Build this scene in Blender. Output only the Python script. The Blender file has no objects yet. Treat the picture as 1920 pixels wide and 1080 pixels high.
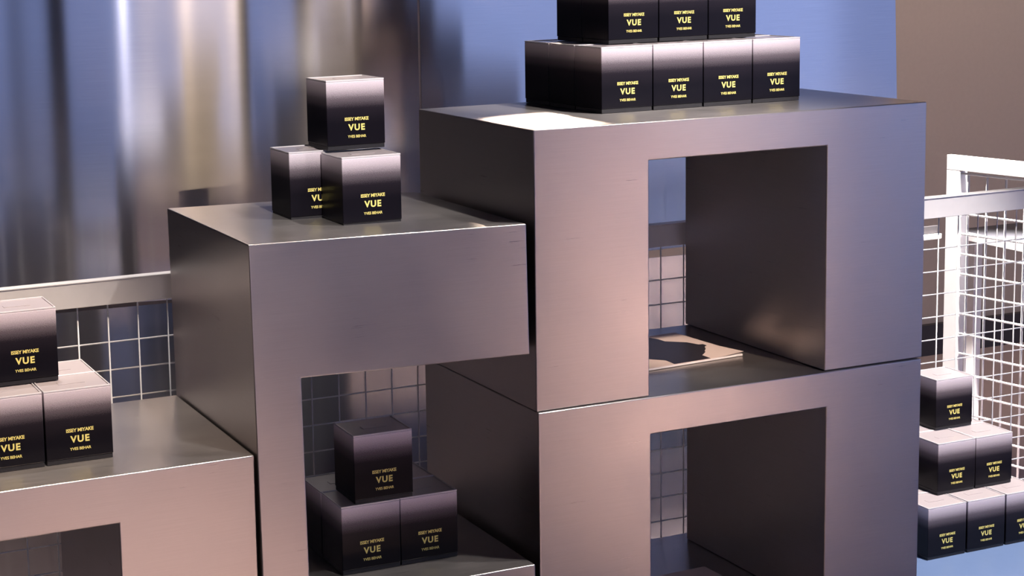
import bpy, bmesh, math, random
from mathutils import Vector, Matrix

random.seed(7)
SC = bpy.context.scene
COL = SC.collection
PI = math.pi

# ------------------------------------------------------------------ camera
cam_d = bpy.data.cameras.new('camera')
cam = bpy.data.objects.new('camera', cam_d)
COL.objects.link(cam)
SC.camera = cam
YAW, PITCH, ROLL, FPX = 0.3988, 0.1376, -0.0247, 3264.22
f = Vector((math.sin(YAW) * math.cos(PITCH), math.cos(YAW) * math.cos(PITCH), -math.sin(PITCH)))
r = Vector((math.cos(YAW), -math.sin(YAW), 0))
u = r.cross(f)
r2 = r * math.cos(ROLL) + u * math.sin(ROLL)
u2 = u * math.cos(ROLL) - r * math.sin(ROLL)
M = Matrix((r2, u2, -f)).transposed().to_4x4()
M.translation = Vector((-1.4243, -2.6328, 0.8236))
cam.matrix_world = M
cam_d.sensor_width = 36.0
cam_d.lens = FPX * 36.0 / 1920.0
cam_d.shift_x = 270.33 / 1920
cam_d.shift_y = -191.67 / 1920
cam_d.clip_start = 0.05

# ------------------------------------------------------------------ world, exposure, lights
SC.view_settings.view_transform = 'Standard'
SC.view_settings.look = 'None'
SC.view_settings.exposure = 0.0
SC.view_settings.gamma = 1.0
SC.view_settings.use_curve_mapping = False
w = bpy.data.worlds.new('world')
SC.world = w
w.use_nodes = True
w.node_tree.nodes['Background'].inputs[0].default_value = (0.34, 0.43, 0.85, 1)
w.node_tree.nodes['Background'].inputs[1].default_value = 0.95

WARM = (1.0, 0.80, 0.62)
WHITE = (1.0, 0.93, 0.88)
BLUE = (0.42, 0.55, 1.0)


def spot(name, loc, target, energy, angle, color=WARM, blend=0.6, radius=0.05):
    d = bpy.data.lights.new(name, 'SPOT')
    d.energy = energy
    d.color = color
    d.spot_size = math.radians(angle)
    d.spot_blend = blend
    d.shadow_soft_size = radius
    o = bpy.data.objects.new(name, d)
    COL.objects.link(o)
    o.location = loc
    o.rotation_euler = (Vector(target) - Vector(loc)).to_track_quat('-Z', 'Y').to_euler()
    return o


def point(name, loc, energy, color=WARM, radius=0.04):
    d = bpy.data.lights.new(name, 'POINT')
    d.energy = energy
    d.color = color
    d.shadow_soft_size = radius
    o = bpy.data.objects.new(name, d)
    COL.objects.link(o)
    o.location = loc
    return o


def area(name, loc, target, sx, sy, energy, color):
    d = bpy.data.lights.new(name, 'AREA')
    d.shape = 'RECTANGLE'
    d.size = sx
    d.size_y = sy
    d.energy = energy
    d.color = color
    o = bpy.data.objects.new(name, d)
    COL.objects.link(o)
    o.location = loc
    o.rotation_euler = (Vector(target) - Vector(loc)).to_track_quat('-Z', 'Y').to_euler()
    return o


# ceiling spots over the display, with unseen fill spots added among them
spot('ceiling_spot_left', (-0.62, -0.9, 2.4), (-0.90, 0.15, 0.05), 330, 24)
spot('ceiling_spot_front', (0.75, -0.55, 2.5), (-0.1, 0.0, 0.3), 110, 50, WHITE)
spot('fill_spot_magazine', (0.95, -1.7, 2.4), (0.47, 0.24, 0.0), 520, 8, blend=1.0)  # unseen spot added to light the magazine through the cube opening
spot('fill_spot_stack', (1.3, -2.2, 2.6), (0.46, 0.15, 0.66), 650, 12, WHITE)  # unseen frontal spot added to brighten the big stack's box fronts
spot('fill_spot_three', (-0.5, -2.0, 2.6), (-0.27, 0.15, 0.52), 520, 9, WHITE)  # likewise added, brightens the three boxes on the stand
spot('ceiling_spot_right', (1.3, -0.45, 2.5), (1.32, 0.32, -0.35), 950, 21, WHITE, blend=0.7)
spot('fill_spot_edge_left', (0.0, -0.8, 2.5), (-0.7, 0.0, 0.0), 90, 22, WHITE)  # unseen spot added for a glint along the left cube's front edge
spot('fill_spot_edge_right', (1.35, -0.6, 2.5), (0.25, 0.0, 0.3), 90, 18, WHITE)  # unseen spot added for edge glints on the stacked pair of cubes
spot('ceiling_spot_grid', (1.70, 0.60, 2.6), (1.94, 0.88, -0.05), 4200, 20, WHITE)
spot('ceiling_spot_gap', (-0.85, 0.60, 2.7), (-0.85, 0.565, -0.4), 220, 24, WHITE)
# unseen spots added behind the steel sheets to burn and warm the cube tops
spot('fill_spot_back_cube', (1.0, 1.95, 2.2), (0.125, 0.15, 0.50), 4500, 5.0, blend=1.0)
spot('fill_spot_back_left', (-0.1, 2.2, 2.4), (-0.65, 0.2, 0.1), 40, 30)
# unseen spots added to pool warm light on the floor for the steel to mirror
spot('fill_spot_floor_a', (-0.32, -1.50, 2.6), (-0.32, -1.50, -0.8), 2000, 27)
spot('fill_spot_floor_b', (1.12, -1.65, 2.6), (1.12, -1.65, -0.8), 1400, 18)
spot('fill_spot_floor_c', (1.88, -2.55, 2.6), (1.88, -2.55, -0.8), 6500, 15)
spot('fill_spot_floor_d', (2.66, -3.60, 2.6), (2.66, -3.60, -0.8), 9500, 17)
spot('fill_spot_floor_e', (3.60, -4.90, 2.6), (3.60, -4.90, -0.8), 11000, 19)
spot('ceiling_spot_wall', (3.0, 0.9, 2.6), (3.2, 2.6, 0.6), 165, 80, WARM)
# shop lamps deeper in the room, aimed at the steel sheets and mirrored there as streaks
spot('room_lamp_a', (-0.12, -5.0, 2.7), (-0.30, 1.0, 0.56), 170, 5.4, (1.0, 0.74, 0.50), blend=0.5, radius=0.012)
spot('room_lamp_b', (0.33, -5.0, 2.7), (-0.22, 1.0, 0.56), 150, 5.4, (1.0, 0.74, 0.50), blend=0.5, radius=0.012)
spot('room_lamp_c', (1.78, -5.0, 2.7), (0.04, 1.0, 0.62), 60, 5.4, (1.0, 0.74, 0.50), blend=0.5, radius=0.012)
spot('room_lamp_d', (-0.72, -5.0, 1.6), (-0.42, 1.0, 0.62), 40, 5.4, (0.85, 0.82, 1.0), blend=0.5, radius=0.10)
# daylight from the shopfront on the right
area('shopfront_daylight_right', (4.95, -4.25, 0.6), (0.7, 0.0, 0.3), 2.6, 2.8, 9.5, BLUE)


# ------------------------------------------------------------------ materials
def mat(name):
    m = bpy.data.materials.new(name)
    m.use_nodes = True
    nt = m.node_tree
    return m, nt, nt.nodes['Principled BSDF']


def N(nt, t, **kw):
    n = nt.nodes.new(t)
    for k, v in kw.items():
        setattr(n, k, v)
    return n


def brushed(name, color, rough, aniso, bump=0.0, grain=0.06, smudge=0.05):
    """Brushed steel: the UV's u runs across the brush marks, v along them."""
    m, nt, p = mat(name)
    L = nt.links.new
    p.inputs['Metallic'].default_value = 1.0
    p.inputs['Anisotropic'].default_value = aniso
    tan = N(nt, 'ShaderNodeTangent', direction_type='UV_MAP')
    tan.uv_map = 'UVMap'
    L(tan.outputs[0], p.inputs['Tangent'])
    uv = N(nt, 'ShaderNodeUVMap')
    mp = N(nt, 'ShaderNodeMapping')
    mp.inputs['Scale'].default_value = (700, 9, 1)
    L(uv.outputs[0], mp.inputs[0])
    nz = N(nt, 'ShaderNodeTexNoise')
    nz.inputs['Scale'].default_value = 1.0
    nz.inputs['Detail'].default_value = 3
    L(mp.outputs[0], nz.inputs['Vector'])
    sm = N(nt, 'ShaderNodeTexNoise')
    sm.inputs['Scale'].default_value = 7.0
    sm.inputs['Detail'].default_value = 4
    L(uv.outputs[0], sm.inputs['Vector'])
    a = N(nt, 'ShaderNodeMath', operation='MULTIPLY_ADD')
    L(nz.outputs[0], a.inputs[0])
    a.inputs[1].default_value = grain * 2
    a.inputs[2].default_value = rough - grain
    b = N(nt, 'ShaderNodeMath', operation='MULTIPLY_ADD')
    L(sm.outputs[0], b.inputs[0])
    b.inputs[1].default_value = smudge * 2
    L(a.outputs[0], b.inputs[2])
    c = N(nt, 'ShaderNodeMath', operation='SUBTRACT')
    L(b.outputs[0], c.inputs[0])
    c.inputs[1].default_value = smudge
    L(c.outputs[0], p.inputs['Roughness'])
    mx = N(nt, 'ShaderNodeMix', data_type='RGBA')
    mx.inputs[6].default_value = tuple(x * 0.92 for x in color) + (1,)
    mx.inputs[7].default_value = tuple(min(1, x * 1.06) for x in color) + (1,)
    L(nz.outputs[0], mx.inputs[0])
    L(mx.outputs[2], p.inputs['Base Color'])
    if bump:
        bp = N(nt, 'ShaderNodeBump')
        bp.inputs['Strength'].default_value = bump
        bp.inputs['Distance'].default_value = 0.0004
        mb = N(nt, 'ShaderNodeMapping')
        mb.inputs['Scale'].default_value = (1800, 0.15, 1)
        L(uv.outputs[0], mb.inputs[0])
        nb = N(nt, 'ShaderNodeTexNoise')
        nb.inputs['Scale'].default_value = 1.0
        nb.inputs['Detail'].default_value = 1
        L(mb.outputs[0], nb.inputs['Vector'])
        L(nb.outputs[0], bp.inputs['Height'])
        L(bp.outputs[0], p.inputs['Normal'])
    return m


def plain(name, color, rough=0.5, metallic=0.0, noise=0.0, scale=40, coat=0.0):
    m, nt, p = mat(name)
    p.inputs['Roughness'].default_value = rough
    p.inputs['Metallic'].default_value = metallic
    p.inputs['Coat Weight'].default_value = coat
    p.inputs['Coat Roughness'].default_value = 0.08
    if noise:
        tc = N(nt, 'ShaderNodeTexCoord')
        nz = N(nt, 'ShaderNodeTexNoise')
        nz.inputs['Scale'].default_value = scale
        nz.inputs['Detail'].default_value = 5
        nt.links.new(tc.outputs['Object'], nz.inputs['Vector'])
        mx = N(nt, 'ShaderNodeMix', data_type='RGBA')
        mx.inputs[6].default_value = tuple(x * (1 - noise) for x in color) + (1,)
        mx.inputs[7].default_value = tuple(min(1, x * (1 + noise)) for x in color) + (1,)
        nt.links.new(nz.outputs[0], mx.inputs[0])
        nt.links.new(mx.outputs[2], p.inputs['Base Color'])
    else:
        p.inputs['Base Color'].default_value = tuple(color) + (1,)
    return m


STEEL = brushed('brushed_steel', (0.525, 0.487, 0.478), 0.31, 0.72)
SHEET = brushed('rolled_steel_sheet', (0.62, 0.62, 0.64), 0.165, 1.0, grain=0.01, smudge=0.01)
PAINT = plain('white_painted_steel', (0.78, 0.75, 0.75), 0.4, noise=0.04)
WIRE = plain('white_wire', (0.80, 0.78, 0.79), 0.35, noise=0.03)
FLOOR = plain('floor_boards', (0.49, 0.385, 0.395), 0.5, noise=0.12, scale=6)
BEIGE = plain('beige_plaster', (0.50, 0.42, 0.36), 0.9, noise=0.05, scale=60)
CEIL = plain('grey_ceiling', (0.16, 0.15, 0.15), 0.9)
DARKW = plain('dark_board', (0.05, 0.045, 0.05), 0.6, noise=0.1)
GREY = plain('grey_shelf', (0.12, 0.12, 0.14), 0.5, noise=0.05)
LID = plain('pale_card', (0.43, 0.375, 0.39), 0.42, noise=0.03, coat=0.5)
RIM = plain('clear_plastic_edge', (0.72, 0.68, 0.70), 0.15, noise=0.02, coat=0.6)
BASE = plain('black_card', (0.008, 0.007, 0.010), 0.6, noise=0.2)
GOLD = plain('gold_ink', (0.86, 0.74, 0.22), 0.45, noise=0.05)
PAPER = plain('pink_paper', (0.74, 0.60, 0.58), 0.5, noise=0.03)
PAPEREDGE = plain('page_edges', (0.78, 0.74, 0.76), 0.6, noise=0.05)
INK = plain('black_ink', (0.025, 0.022, 0.03), 0.45, noise=0.2)

BW, BD, BH = 0.111, 0.098, 0.124


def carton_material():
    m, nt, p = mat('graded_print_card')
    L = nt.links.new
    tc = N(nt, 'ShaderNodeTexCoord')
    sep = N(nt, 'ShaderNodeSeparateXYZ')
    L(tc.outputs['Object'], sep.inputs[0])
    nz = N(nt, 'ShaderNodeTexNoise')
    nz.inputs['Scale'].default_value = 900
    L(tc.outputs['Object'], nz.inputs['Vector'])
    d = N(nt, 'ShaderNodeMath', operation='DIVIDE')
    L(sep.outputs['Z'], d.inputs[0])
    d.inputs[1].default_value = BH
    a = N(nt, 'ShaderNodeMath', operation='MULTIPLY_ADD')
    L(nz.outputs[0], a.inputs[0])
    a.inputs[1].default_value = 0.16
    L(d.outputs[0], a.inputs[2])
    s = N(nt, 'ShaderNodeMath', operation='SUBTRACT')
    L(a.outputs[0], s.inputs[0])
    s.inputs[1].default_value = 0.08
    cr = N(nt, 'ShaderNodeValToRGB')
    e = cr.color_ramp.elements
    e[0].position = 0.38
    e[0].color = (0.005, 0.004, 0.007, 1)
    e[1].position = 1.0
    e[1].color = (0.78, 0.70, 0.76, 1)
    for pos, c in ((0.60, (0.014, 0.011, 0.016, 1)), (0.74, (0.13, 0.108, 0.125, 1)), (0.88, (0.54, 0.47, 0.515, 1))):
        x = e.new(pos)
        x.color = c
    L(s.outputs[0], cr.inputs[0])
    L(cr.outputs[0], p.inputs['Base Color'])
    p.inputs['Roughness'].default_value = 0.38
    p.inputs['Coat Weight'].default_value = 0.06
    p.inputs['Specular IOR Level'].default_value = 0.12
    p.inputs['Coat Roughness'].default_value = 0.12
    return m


CARD = carton_material()


# ------------------------------------------------------------------ mesh helpers
def steel_uv(bm):
    """u across the brush marks (up the wall, or back over a top), v along them, in metres."""
    uvl = bm.loops.layers.uv.get('UVMap') or bm.loops.layers.uv.new('UVMap')
    for fc in bm.faces:
        n = fc.normal
        for l in fc.loops:
            c = l.vert.co
            if abs(n.z) > 0.75:
                l[uvl].uv = (c.y, c.x)
            elif abs(n.x) > abs(n.y):
                l[uvl].uv = (c.z, c.y)
            else:
                l[uvl].uv = (c.z, c.x)


def link(name, bm, m, parent=None, smooth=False):
    me = bpy.data.meshes.new(name)
    bm.normal_update()
    if smooth:
        for fc in bm.faces:
            fc.smooth = True
    bm.to_mesh(me)
    bm.free()
    me.materials.append(m)
    o = bpy.data.objects.new(name, me)
    COL.objects.link(o)
    if parent:
        o.parent = parent
    return o


def empty(name, loc, label, cat, group=None, rz=0.0):
    o = bpy.data.objects.new(name, None)
    o.empty_display_size = 0.05
    COL.objects.link(o)
    o.location = loc
    o.rotation_euler = (0, 0, rz)
    o['label'] = label
    o['category'] = cat
    if group:
        o['group'] = group
    return o


def tag(o, label, cat, group=None):
    o['label'] = label
    o['category'] = cat
    if group:
        o['group'] = group
    return o


def structure(o, label=None):
    o['kind'] = 'structure'
    if label:
        o['label'] = label
    return o


def box_bm(x0, x1, y0, y1, z0, z1, bevel=0.0, seg=2, bm=None):
    b = bmesh.new()
    vs = [b.verts.new((x, y, z)) for x in (x0, x1) for y in (y0, y1) for z in (z0, z1)]
    for q in ((0, 1, 3, 2), (4, 6, 7, 5), (0, 4, 5, 1), (2, 3, 7, 6), (0, 2, 6, 4), (1, 5, 7, 3)):
        b.faces.new([vs[i] for i in q])
    bmesh.ops.recalc_face_normals(b, faces=b.faces)
    if bevel:
        bmesh.ops.bevel(b, geom=list(b.edges), offset=bevel, segments=seg, affect='EDGES', profile=0.5)
    b.normal_update()
    if bm is not None:
        me = bpy.data.meshes.new('tmp')
        b.to_mesh(me)
        bm.from_mesh(me)
        bpy.data.meshes.remove(me)
        b.free()
        return bm
    return b


def rod_bm(a, b, rad, seg=8):
    a, b = Vector(a), Vector(b)
    d = b - a
    bm = bmesh.new()
    bmesh.ops.create_cone(bm, cap_ends=True, segments=seg, radius1=rad, radius2=rad, depth=d.length)
    rot = d.to_track_quat('Z', 'Y').to_matrix().to_4x4()
    bmesh.ops.transform(bm, matrix=Matrix.Translation((a + b) / 2) @ rot, verts=bm.verts)
    bm.normal_update()
    for fc in bm.faces:
        fc.smooth = len(fc.verts) == 4
    return bm


def steel_unit(profile, depth, root, bevel=0.0021, sag=None, m=None):
    """A sheet-metal unit: the x-z outline folded back through the depth, cut into its panels."""
    b = bmesh.new()
    fr = [b.verts.new((x, 0, z)) for x, z in profile]
    bk = [b.verts.new((x, depth, z)) for x, z in profile]
    n = len(profile)
    b.faces.new(fr)
    b.faces.new(list(reversed(bk)))
    for i in range(n):
        j = (i + 1) % n
        b.faces.new((fr[j], fr[i], bk[i], bk[j]))
    bmesh.ops.recalc_face_normals(b, faces=b.faces)
    bmesh.ops.bevel(b, geom=list(b.edges), offset=bevel, segments=3, affect='EDGES', profile=0.5)
    b.normal_update()
    xs = [p[0] for p in profile]
    zs = [p[1] for p in profile]
    x0, x1, z0, z1 = min(xs), max(xs), min(zs), max(zs)
    groups = {}
    for fc in b.faces:
        nm, c = fc.normal, fc.calc_center_median()
        ax = max(range(3), key=lambda i: abs(nm[i]) + (0.02 if i == 1 else 0))
        if ax == 1:
            k = 'front_panel' if nm.y < 0 else 'back_panel'
        elif ax == 2:
            if nm.z > 0:
                k = 'top_panel' if c.z > z1 - 0.01 else 'shelf_panel'
            else:
                k = 'underside_panel' if c.z > z0 + 0.01 else 'foot_panel'
        else:
            if c.x < x0 + 0.005:
                k = ('side_panel', 0)
            elif c.x > x1 - 0.005:
                k = ('side_panel', 1)
            else:
                k = ('inner_panel', 0 if nm.x > 0 else 1)
        groups.setdefault(k, []).append(fc.index)
    if sag:
        hinge, slope, zmin = sag
        for v in b.verts:
            if v.co.z > zmin and v.co.x > hinge:
                v.co.z -= (v.co.x - hinge) * slope
            v.co.y += (v.co.z - 0.42) * 0.03
    b.normal_update()
    steel_uv(b)
    for k, idx in groups.items():
        b.faces.ensure_lookup_table()
        left = set(idx)
        while left:                                   # every separate piece is a panel of its own
            stack, keep = [left.pop()], set()
            while stack:
                i = stack.pop()
                keep.add(i)
                for v in b.faces[i].verts:
                    for g in v.link_faces:
                        if g.index in left:
                            left.discard(g.index)
                            stack.append(g.index)
            c = b.copy()
            c.faces.ensure_lookup_table()
            bmesh.ops.delete(c, geom=[x for x in c.faces if x.index not in keep], context='FACES')
            link(k if isinstance(k, str) else k[0], c, m or STEEL, root)
    b.free()


def arch(width, height, leg_l, leg_r, top):
    return [(0, 0), (leg_l, 0), (leg_l, height - top), (width - leg_r, height - top), (width - leg_r, 0), (width, 0), (width, height), (0, height)]


# ------------------------------------------------------------------ the room
FZ = -0.80


def slab(name, x0, x1, y0, y1, z0, z1, m, label=None):
    return structure(link(name, box_bm(x0, x1, y0, y1, z0, z1), m), label)


slab('floor', -5, 7, -8, 3.2, FZ - 0.1, FZ, FLOOR, 'warm pinkish shop floor')
slab('wall_back', -5, 7, 2.6, 2.7, FZ, 3.2, BEIGE, 'plain beige plaster wall far behind the steel sheets')
slab('baseboard_back', -5, 7, 2.575, 2.598, FZ, FZ + 0.12, DARKW)
slab('wall_left', -3.6, -3.5, -8, 2.6, FZ, 3.2, DARKW, 'dark side wall to the left')
slab('wall_right', 6.0, 6.1, 0.6, 2.6, FZ, 3.2, BEIGE, 'beige side wall to the right')
slab('ceiling', -5, 7, -8, 2.7, 3.2, 3.3, CEIL, 'grey ceiling')
slab('wall_front', -5, 7, -6.3, -6.2, FZ, -0.30, DARKW, 'low dark shopfront sill wall')
# unseen dark piers added so the steel sheets mirror dark bands
for k, (px, wd) in enumerate(((-5.0, 2.0), (-2.3, 0.42), (0.48, 0.36), (1.6, 0.4), (2.3, 0.4), (3.0, 0.4))):
    slab('added_pier_%d' % (k + 1), px, px + wd, -6.35, -6.15, -0.30, 3.2, DARKW)

# the rolled steel sheets behind the display


def steel_sheet(name, x0, x1, y, z0, z1, wave, label, slant=0.0):
    bm = bmesh.new()
    nx = max(8, int((x1 - x0) / 0.008))
    rows = 2
    grid = []
    for j in range(rows):
        row = []
        for i in range(nx + 1):
            t = i / nx
            x = x0 + (x1 - x0) * t
            if slant and t > 0.9:
                x += slant * j * (t - 0.9) * 10
            row.append(bm.verts.new((x, y + wave(x, j), z0 + (z1 - z0) * j / (rows - 1))))
        grid.append(row)
    for j in range(rows - 1):
        for i in range(nx):
            bm.faces.new((grid[j][i], grid[j][i + 1], grid[j + 1][i + 1], grid[j + 1][i]))
    bm.normal_update()
    ext = bmesh.ops.extrude_face_region(bm, geom=list(bm.faces))
    for v in ext['geom']:
        if isinstance(v, bmesh.types.BMVert):
            v.co.y += 0.003
    bmesh.ops.recalc_face_normals(bm, faces=bm.faces)
    bm.normal_update()
    steel_uv(bm)
    for fc in bm.faces:
        fc.smooth = abs(fc.normal.y) > 0.7
    for e in bm.edges:
        if len(e.link_faces) == 2 and e.link_faces[0].normal.dot(e.link_faces[1].normal) < 0.5:
            e.smooth = False
    o = link(name, bm, SHEET)
    return structure(o, label)


def wave_left(x, j):
    # the sheet is bowed towards the room, with gentle rolling creases
    return (0.125 * (x - 0.24) ** 2 + 0.0007 * math.sin(x * 19.0 + 1.3 + 0.35 * j) + 0.0002 * math.sin(x * 47.0 + 0.4 - 0.5 * j))


def wave_right(x, j):
    return 0.0025 * math.sin(x * 4.0 + 0.5) + 0.05 * (x - 0.247)


steel_sheet('wall_back_left', -1.6, 0.240, 1.0, 0.052, 1.25, wave_left, 'left brushed steel sheet with tall warm streaks')
steel_sheet('wall_back_middle', 0.247, 1.685, 1.0, 0.052, 1.25, wave_right, 'right brushed steel sheet, bluish and flatter', -0.05)
steel_sheet('wall_back_lower', -1.6, 1.60, 1.028, FZ, 0.045, lambda x, j: 0.003 * math.sin(x * 9) - 0.06 * (x + 0.1), 'lower steel sheet seen through the wire grid')

# ------------------------------------------------------------------ steel display units
PZ = -0.478
unit_specs = []
top_cube = empty('display_cube', (0.0, 0.006, 0.0), 'brushed steel open-fronted cube, uppermost of the pair, carrying the largest box stack', 'display cube', 'steel display cubes')
steel_unit(arch(0.8515, 0.50, 0.2318, 0.2318, 0.069), 0.475, top_cube)
low_cube = empty('display_cube', (0.0, 0.0, PZ), 'brushed steel open-fronted cube underneath the uppermost cube', 'display cube', 'steel display cubes')
steel_unit(arch(0.845, -PZ - 0.0008, 0.231, 0.2252, 0.069), 0.475, low_cube)
left_cube = empty('display_cube', (-1.40, 0.003, PZ), 'brushed steel cube at bottom left with pale pinkish front, cut by frame', 'display cube', 'steel display cubes')
steel_unit(arch(0.872, -PZ - 0.004, 0.232, 0.232, 0.080), 0.440, left_cube)
stand = empty('display_stand', (-0.5245, -0.005, PZ), 'tall brushed steel C-shaped stand with open right side, in the middle', 'display stand')
H = 0.3416 - PZ
steel_unit([(0, 0), (0.5088, 0), (0.5088, -0.271 - PZ), (0.0822, -0.271 - PZ), (0.0822, 0.1125 - PZ + 0.004), (0.5088, 0.1125 - PZ + 0.004), (0.5088, H + 0.005), (0, H + 0.005)],
           0.461, stand, sag=(0.08, 0.021, 0.55))
ptab = empty('display_plinth', (-1.5, -0.02, FZ), 'long low steel plinth under the cubes', 'plinth')
steel_unit([(0, 0), (2.345, 0), (2.345, PZ - FZ - 0.0006), (0, PZ - FZ - 0.0006)], 0.53, ptab)
EZ = -0.538
TABLE = plain('steel_blue_sheen_tint', (0.115, 0.17, 0.31), 0.35, noise=0.04)  # blue daylight sheen on the steel is put into this base colour
etab = empty('display_table', (0.858, 0.0, FZ), 'low steel table at right, blue sheen put into its colour, under the smaller box pyramid', 'table')
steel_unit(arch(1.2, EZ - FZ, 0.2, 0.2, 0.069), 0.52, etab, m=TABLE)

# ------------------------------------------------------------------ wire grid behind the display
GY = 0.541
grid = empty('wire_grid', (0, GY, FZ), 'long white wire grid panel with flat top rail running behind the steel cubes', 'wire grid')
link('top_rail', box_bm(-1.6, 1.985, -0.020, -0.005, 0.9645, 1.0105, 0.001), PAINT, grid)
link('rail_lip', box_bm(-1.6, 1.985, -0.0215, 0.004, 1.0108, 1.0135, 0.0008), PAINT, grid)
hw = None
for k in range(13):
    z = 0.0875 - 0.0543 * k - FZ
    if hw is None:
        hw = link('wire', rod_bm((-1.6, 0.0034, 0), (1.985, 0.0034, 0), 0.0016), WIRE, grid)
        o = hw
    else:
        o = hw.copy()
        COL.objects.link(o)
    o.location = (0, 0, z)
vw = None
for k in range(-18, 44):
    x = -0.511 + 0.0583 * k
    if vw is None:
        vw = link('wire', rod_bm((0, 0, 0), (0, 0, 0.985), 0.0016), WIRE, grid)
        o = vw
    else:
        o = vw.copy()
        COL.objects.link(o)
    o.location = (x, 0, 0)

# side grid at right, running in depth
SL = 0.535
side = empty('wire_grid', (1.869, 1.10, FZ), 'white wire side panel at right edge with wide flat frame, brightly lit', 'wire grid', rz=math.atan2(-0.979, 0.204))
ZT = 0.2134 - FZ          # local x runs along the panel towards the front
link('top_bar', box_bm(0, SL, -0.002, 0.002, ZT - 0.037, ZT, 0.0008), PAINT, side)
link('top_flange', box_bm(0, SL, -0.0015, 0.016, ZT + 0.0005, ZT + 0.003, 0.0006), PAINT, side)
link('post', box_bm(0, 0.040, -0.002, 0.002, 0, ZT - 0.038, 0.0008), PAINT, side)
link('post_flange', box_bm(0.0405, 0.0435, -0.002, 0.030, 0, ZT - 0.040, 0.0006), PAINT, side)
sh = sv = None
for k in range(17):
    z = ZT - 0.045 - 0.0555 * k
    if sh is None:
        sh = link('wire', rod_bm((0.045, 0.006, 0), (SL, 0.006, 0), 0.0031), WIRE, side)
        o = sh
    else:
        o = sh.copy()
        COL.objects.link(o)
    o.location = (0, 0, z)
for k in range(9):
    x = 0.062 + 0.0585 * k
    if sv is None:
        sv = link('wire', rod_bm((0, 0.011, 0), (0, 0.011, ZT - 0.042), 0.0031), WIRE, side)
        o = sv
    else:
        o = sv.copy()
        COL.objects.link(o)
    o.location = (x, 0, 0)

# white shelf beyond the side grid
shelf = empty('wall_shelf', (2.12, 0.80, -0.06), 'grey shelf with white lip beyond the bright side grid', 'shelf')
link('shelf_board', box_bm(-0.02, 0.40, -0.2, 0.55, 0.0, 0.012, 0.002), GREY, shelf)
link('shelf_lip', box_bm(-0.028, -0.0205, -0.2, 0.55, -0.006, 0.018, 0.001), PAINT, shelf)
for yy in (-0.15, 0.5):
    link('shelf_bracket', box_bm(0.02, 0.05, yy - 0.015, yy + 0.015, FZ + 0.06, -0.0005, 0.001), PAINT, shelf)
rail2 = empty('shelf_rail', (1.50, 1.10, FZ), 'short white rail between the top cube and the side grid post', 'rail')
link('rail_bar', box_bm(0.16, 0.355, 0.0, 0.012, -0.015 - FZ, -0.001 - FZ, 0.001), PAINT, rail2)
link('rail_back', box_bm(0.16, 0.355, 0.014, 0.020, -0.001 - FZ, 0.02 - FZ, 0.001), DARKW, rail2)
link('rail_leg', box_bm(0.16, 0.18, 0.0, 0.012, 0, -0.0155 - FZ, 0.001), PAINT, rail2)

# ------------------------------------------------------------------ gift boxes


def text_bm(bm, txt, size, cx, z, bold, spacing=1.0):
    c = bpy.data.curves.new('t', 'FONT')
    c.body = txt
    c.size = size
    c.align_x = 'CENTER'
    c.offset = bold
    c.extrude = 0.00012
    c.space_character = spacing
    c.resolution_u = 3
    o = bpy.data.objects.new('t', c)
    COL.objects.link(o)
    bpy.context.view_layer.update()
    me = bpy.data.meshes.new_from_object(o.evaluated_get(bpy.context.evaluated_depsgraph_get()))
    me.transform(Matrix.Translation((cx, -BD / 2 - 0.0002, z)) @ Matrix.Rotation(PI / 2, 4, 'X'))
    bm.from_mesh(me)
    bpy.data.objects.remove(o)
    bpy.data.curves.remove(c)
    bpy.data.meshes.remove(me)


def make_box():
    root = empty('gift_box', (0, 0, 0), 'x', 'gift box')
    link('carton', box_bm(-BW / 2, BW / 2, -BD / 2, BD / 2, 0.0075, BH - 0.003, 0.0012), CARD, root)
    link('base', box_bm(-BW / 2 + 0.001, BW / 2 - 0.001, -BD / 2 + 0.001, BD / 2 - 0.001, 0.0, 0.0073, 0.0005), BASE, root)
    lid = link('lid', box_bm(-BW / 2 + 0.003, BW / 2 - 0.003, -BD / 2 + 0.003, BD / 2 - 0.003, BH - 0.0028, BH - 0.0012, 0.0006), LID, root)
    link('lid_flap', box_bm(-0.022, 0.022, -0.012, 0.004, BH - 0.0011, BH - 0.0005, 0.0002), LID, lid)
    rim = bmesh.new()
    e = 0.0022
    x, y = BW / 2, BD / 2
    for q in ((-x, x, -y, -y + e), (-x, x, y - e, y), (-x, -x + e, -y + e, y - e), (x - e, x, -y + e, y - e)):
        box_bm(q[0], q[1], q[2], q[3], BH - 0.0028, BH, 0.0004, 1, rim)
    link('rim', rim, RIM, root)
    tb = bmesh.new()
    text_bm(tb, 'ISSEY MIYAKE', 0.0080, 0.001, BH * 0.415, 0.00025, 0.95)
    text_bm(tb, 'VUE', 0.0154, 0.001, BH * 0.275, 0.00055, 1.2)
    text_bm(tb, 'YVES BEHAR', 0.0066, 0.001, BH * 0.168, 0.00012, 0.95)
    link('lettering', tb, GOLD, root)
    return root


proto = make_box()
proto_used = [False]


def place(fx, fy, z, rz, label, group, scale=1.0):
    """Put a box with the middle of its front bottom edge at fx, fy."""
    if not proto_used[0]:
        o = proto
        proto_used[0] = True
    else:
        o = proto.copy()
        COL.objects.link(o)
        for ch in proto.children:
            c = ch.copy()
            COL.objects.link(c)
            c.parent = o
            for g in ch.children:
                d = g.copy()
                COL.objects.link(d)
                d.parent = c
    h = BD / 2 * scale
    o.location = (fx - math.sin(rz) * h, fy + math.cos(rz) * h, z)
    o.rotation_euler = (0, 0, rz)
    o.scale = (scale,) * 3
    o['label'] = label
    o['group'] = group
    return o


ORD = ['leftmost', 'second from left', 'third from left', 'rightmost']
ROW = ['front row', 'second row', 'back row']
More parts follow.
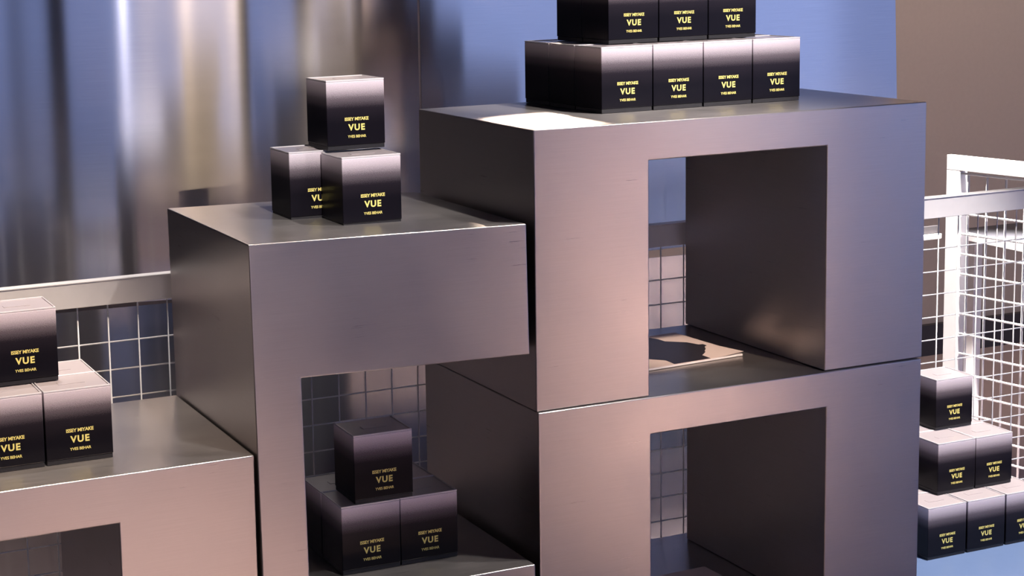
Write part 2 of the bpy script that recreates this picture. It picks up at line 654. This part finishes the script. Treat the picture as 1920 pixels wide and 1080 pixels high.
# big stack on the upper cube
G1 = 'gift boxes stacked on the upper cube'
rz = 0.005
ca, sa = math.cos(rz), math.sin(rz)
for j in range(3):
    for i in range(4):
        lx, ly = (i + 0.5) * 0.1129, j * 0.100
        x, y = 0.2350 + lx * ca - ly * sa, 0.176 + lx * sa + ly * ca
        place(x, y, 0.5005, rz, 'black gift box, %s of the %s, lower layer on the upper cube' % (ORD[i], ROW[j]), G1)
for j in range(2):
    for i in range(3):
        lx, ly = 0.053 + (i + 0.5) * 0.1129, 0.062 + j * 0.1
        x, y = 0.2350 + lx * ca - ly * sa, 0.176 + lx * sa + ly * ca
        place(x, y, 0.5005 + BH + 0.0004, rz, '%s black gift box in the %s of the upper layer, cut by frame top' % (['leftmost', 'middle', 'rightmost'][i], ['front row', 'back row'][j]), G1)
# three boxes on the stand
G2 = 'gift boxes on the steel stand'
TZ = 0.3381
place(-0.2535, 0.127, TZ - 0.0005, 0.0, 'black gift box, brightly lit, lower right of the three on the stand', G2)
place(-0.3120, 0.230, TZ + 0.002, 0.0, 'black gift box in shade, lower left and set back, on the stand', G2)
place(-0.2480, 0.205, TZ + BH + 0.0025, 0.0, 'black gift box perched alone on top of the pair on the stand', G2)
# pyramid at left
G3 = 'gift boxes on the left cube'
AZ = -0.0036
for j in range(2):
    for i in range(3):
        place(-0.7945 - 0.1135 * i, 0.1015 + 0.099 * j, AZ, 0.0,
              'black gift box, %s of the lower layer, %s, on the left cube' % (['right end', 'middle', 'left end'][i], ['front row', 'back row'][j]), G3)
place(-0.8640, 0.168, AZ + BH + 0.0004, 0.0, 'black gift box on top of the left cube pyramid, cut by the frame edge', G3)
# dark pile inside the stand
G4 = 'gift boxes inside the steel stand'
SZ = -0.2705
for j in range(2):
    for i in range(2):
        place(-0.2875 + 0.1125 * i, 0.088 + 0.099 * j, SZ, -0.01,
              'dark gift box in the stand opening, %s of the %s' % (['left', 'right'][i], ['front pair', 'back pair'][j]), G4)
place(-0.2610, 0.088, SZ + BH + 0.0004, -0.02, 'dark gift box on top of the pile inside the stand opening', G4)
# pyramid on the right table
G5 = 'gift boxes on the right table'
S5 = 0.945
for j in range(2):
    for i in range(3):
        place(1.0986 + 0.0525 + 0.1093 * i, 0.262 + 0.0945 * j, EZ + 0.0005, 0.0,
              'gift box, %s of the bottom layer, %s, on the right table' % (['left', 'middle', 'right'][i], ['front row', 'back row'][j]), G5, S5)
for j in range(2):
    for i in range(2):
        place(1.1777 + 0.0525 + 0.1065 * i, 0.325 + 0.0945 * j, EZ + 0.001 + BH * S5, 0.0,
              'gift box, %s of the middle layer, %s, on the right table' % (['left', 'right'][i], ['front pair', 'back pair'][j]), G5, S5)
place(1.2430 + 0.0535, 0.411, EZ + 0.0015 + 2 * BH * S5, 0.0, 'single gift box at the peak of the right table pyramid', G5, S5)


# ------------------------------------------------------------------ magazines
def poly_bm(pts, z0, z1):
    bm = bmesh.new()
    lo = [bm.verts.new((x, y, z0)) for x, y in pts]
    hi = [bm.verts.new((x, y, z1)) for x, y in pts]
    n = len(pts)
    bm.faces.new(hi)
    bm.faces.new(list(reversed(lo)))
    for i in range(n):
        j = (i + 1) % n
        bm.faces.new((lo[i], lo[j], hi[j], hi[i]))
    bmesh.ops.recalc_face_normals(bm, faces=bm.faces)
    return bm


def magazine(loc, rz, label, w, d, shape):
    root = empty('magazine', loc, label, 'magazine', 'magazines in the cubes', rz)
    pg = link('pages', box_bm(-w, 0, 0, d, 0.0, 0.0038, 0.0004), PAPEREDGE, root)
    cv = bmesh.new()
    nx, ny = 16, 12
    g = [[None] * (ny + 1) for _ in range(nx + 1)]
    for i in range(nx + 1):
        for j in range(ny + 1):
            a, b = i / nx, j / ny
            lift = 0.004 * max(0, a - 0.8) * 5 * max(0, 0.35 - b) / 0.35
            g[i][j] = cv.verts.new((-w + w * a + 0.0015 * a, d * b, 0.0042 + lift))
    for i in range(nx):
        for j in range(ny):
            cv.faces.new((g[i][j], g[i + 1][j], g[i + 1][j + 1], g[i][j + 1]))
    ext = bmesh.ops.extrude_face_region(cv, geom=list(cv.faces))
    for v in ext['geom']:
        if isinstance(v, bmesh.types.BMVert):
            v.co.z += 0.0005
    bmesh.ops.recalc_face_normals(cv, faces=cv.faces)
    cover = link('cover', cv, PAPER, root)
    link('printed_figure', poly_bm(shape, 0.00475, 0.00485), INK, cover)
    return root


ang = 0.075
mloc = Vector((0.5575, 0.182))
SIL = [(0.4703, 0.3857), (0.4788, 0.367), (0.4805, 0.343), (0.5137, 0.3154), (0.5246, 0.2867), (0.5338, 0.2861), (0.5341, 0.2724), (0.5237, 0.2648),
       (0.5138, 0.2438), (0.4966, 0.2228), (0.4794, 0.2065), (0.4793, 0.1765), (0.3919, 0.171), (0.3932, 0.2034), (0.3712, 0.2281), (0.33, 0.235), (0.33, 0.385)]


def local(p):
    dx, dy = p[0] - mloc.x, p[1] - mloc.y
    return (dx * math.cos(ang) + dy * math.sin(ang), -dx * math.sin(ang) + dy * math.cos(ang))


shape = [local(p) for p in SIL]
magazine((mloc.x, mloc.y, 0.0003), ang, 'pink magazine with a dark printed figure lying inside the upper cube', 0.30, 0.222, shape)
magazine((0.556, 0.082, PZ + 0.0003), 0.03, 'pale magazine inside the lower cube, mostly below the frame', 0.30, 0.222, [(x - 0.075, y) for x, y in shape])
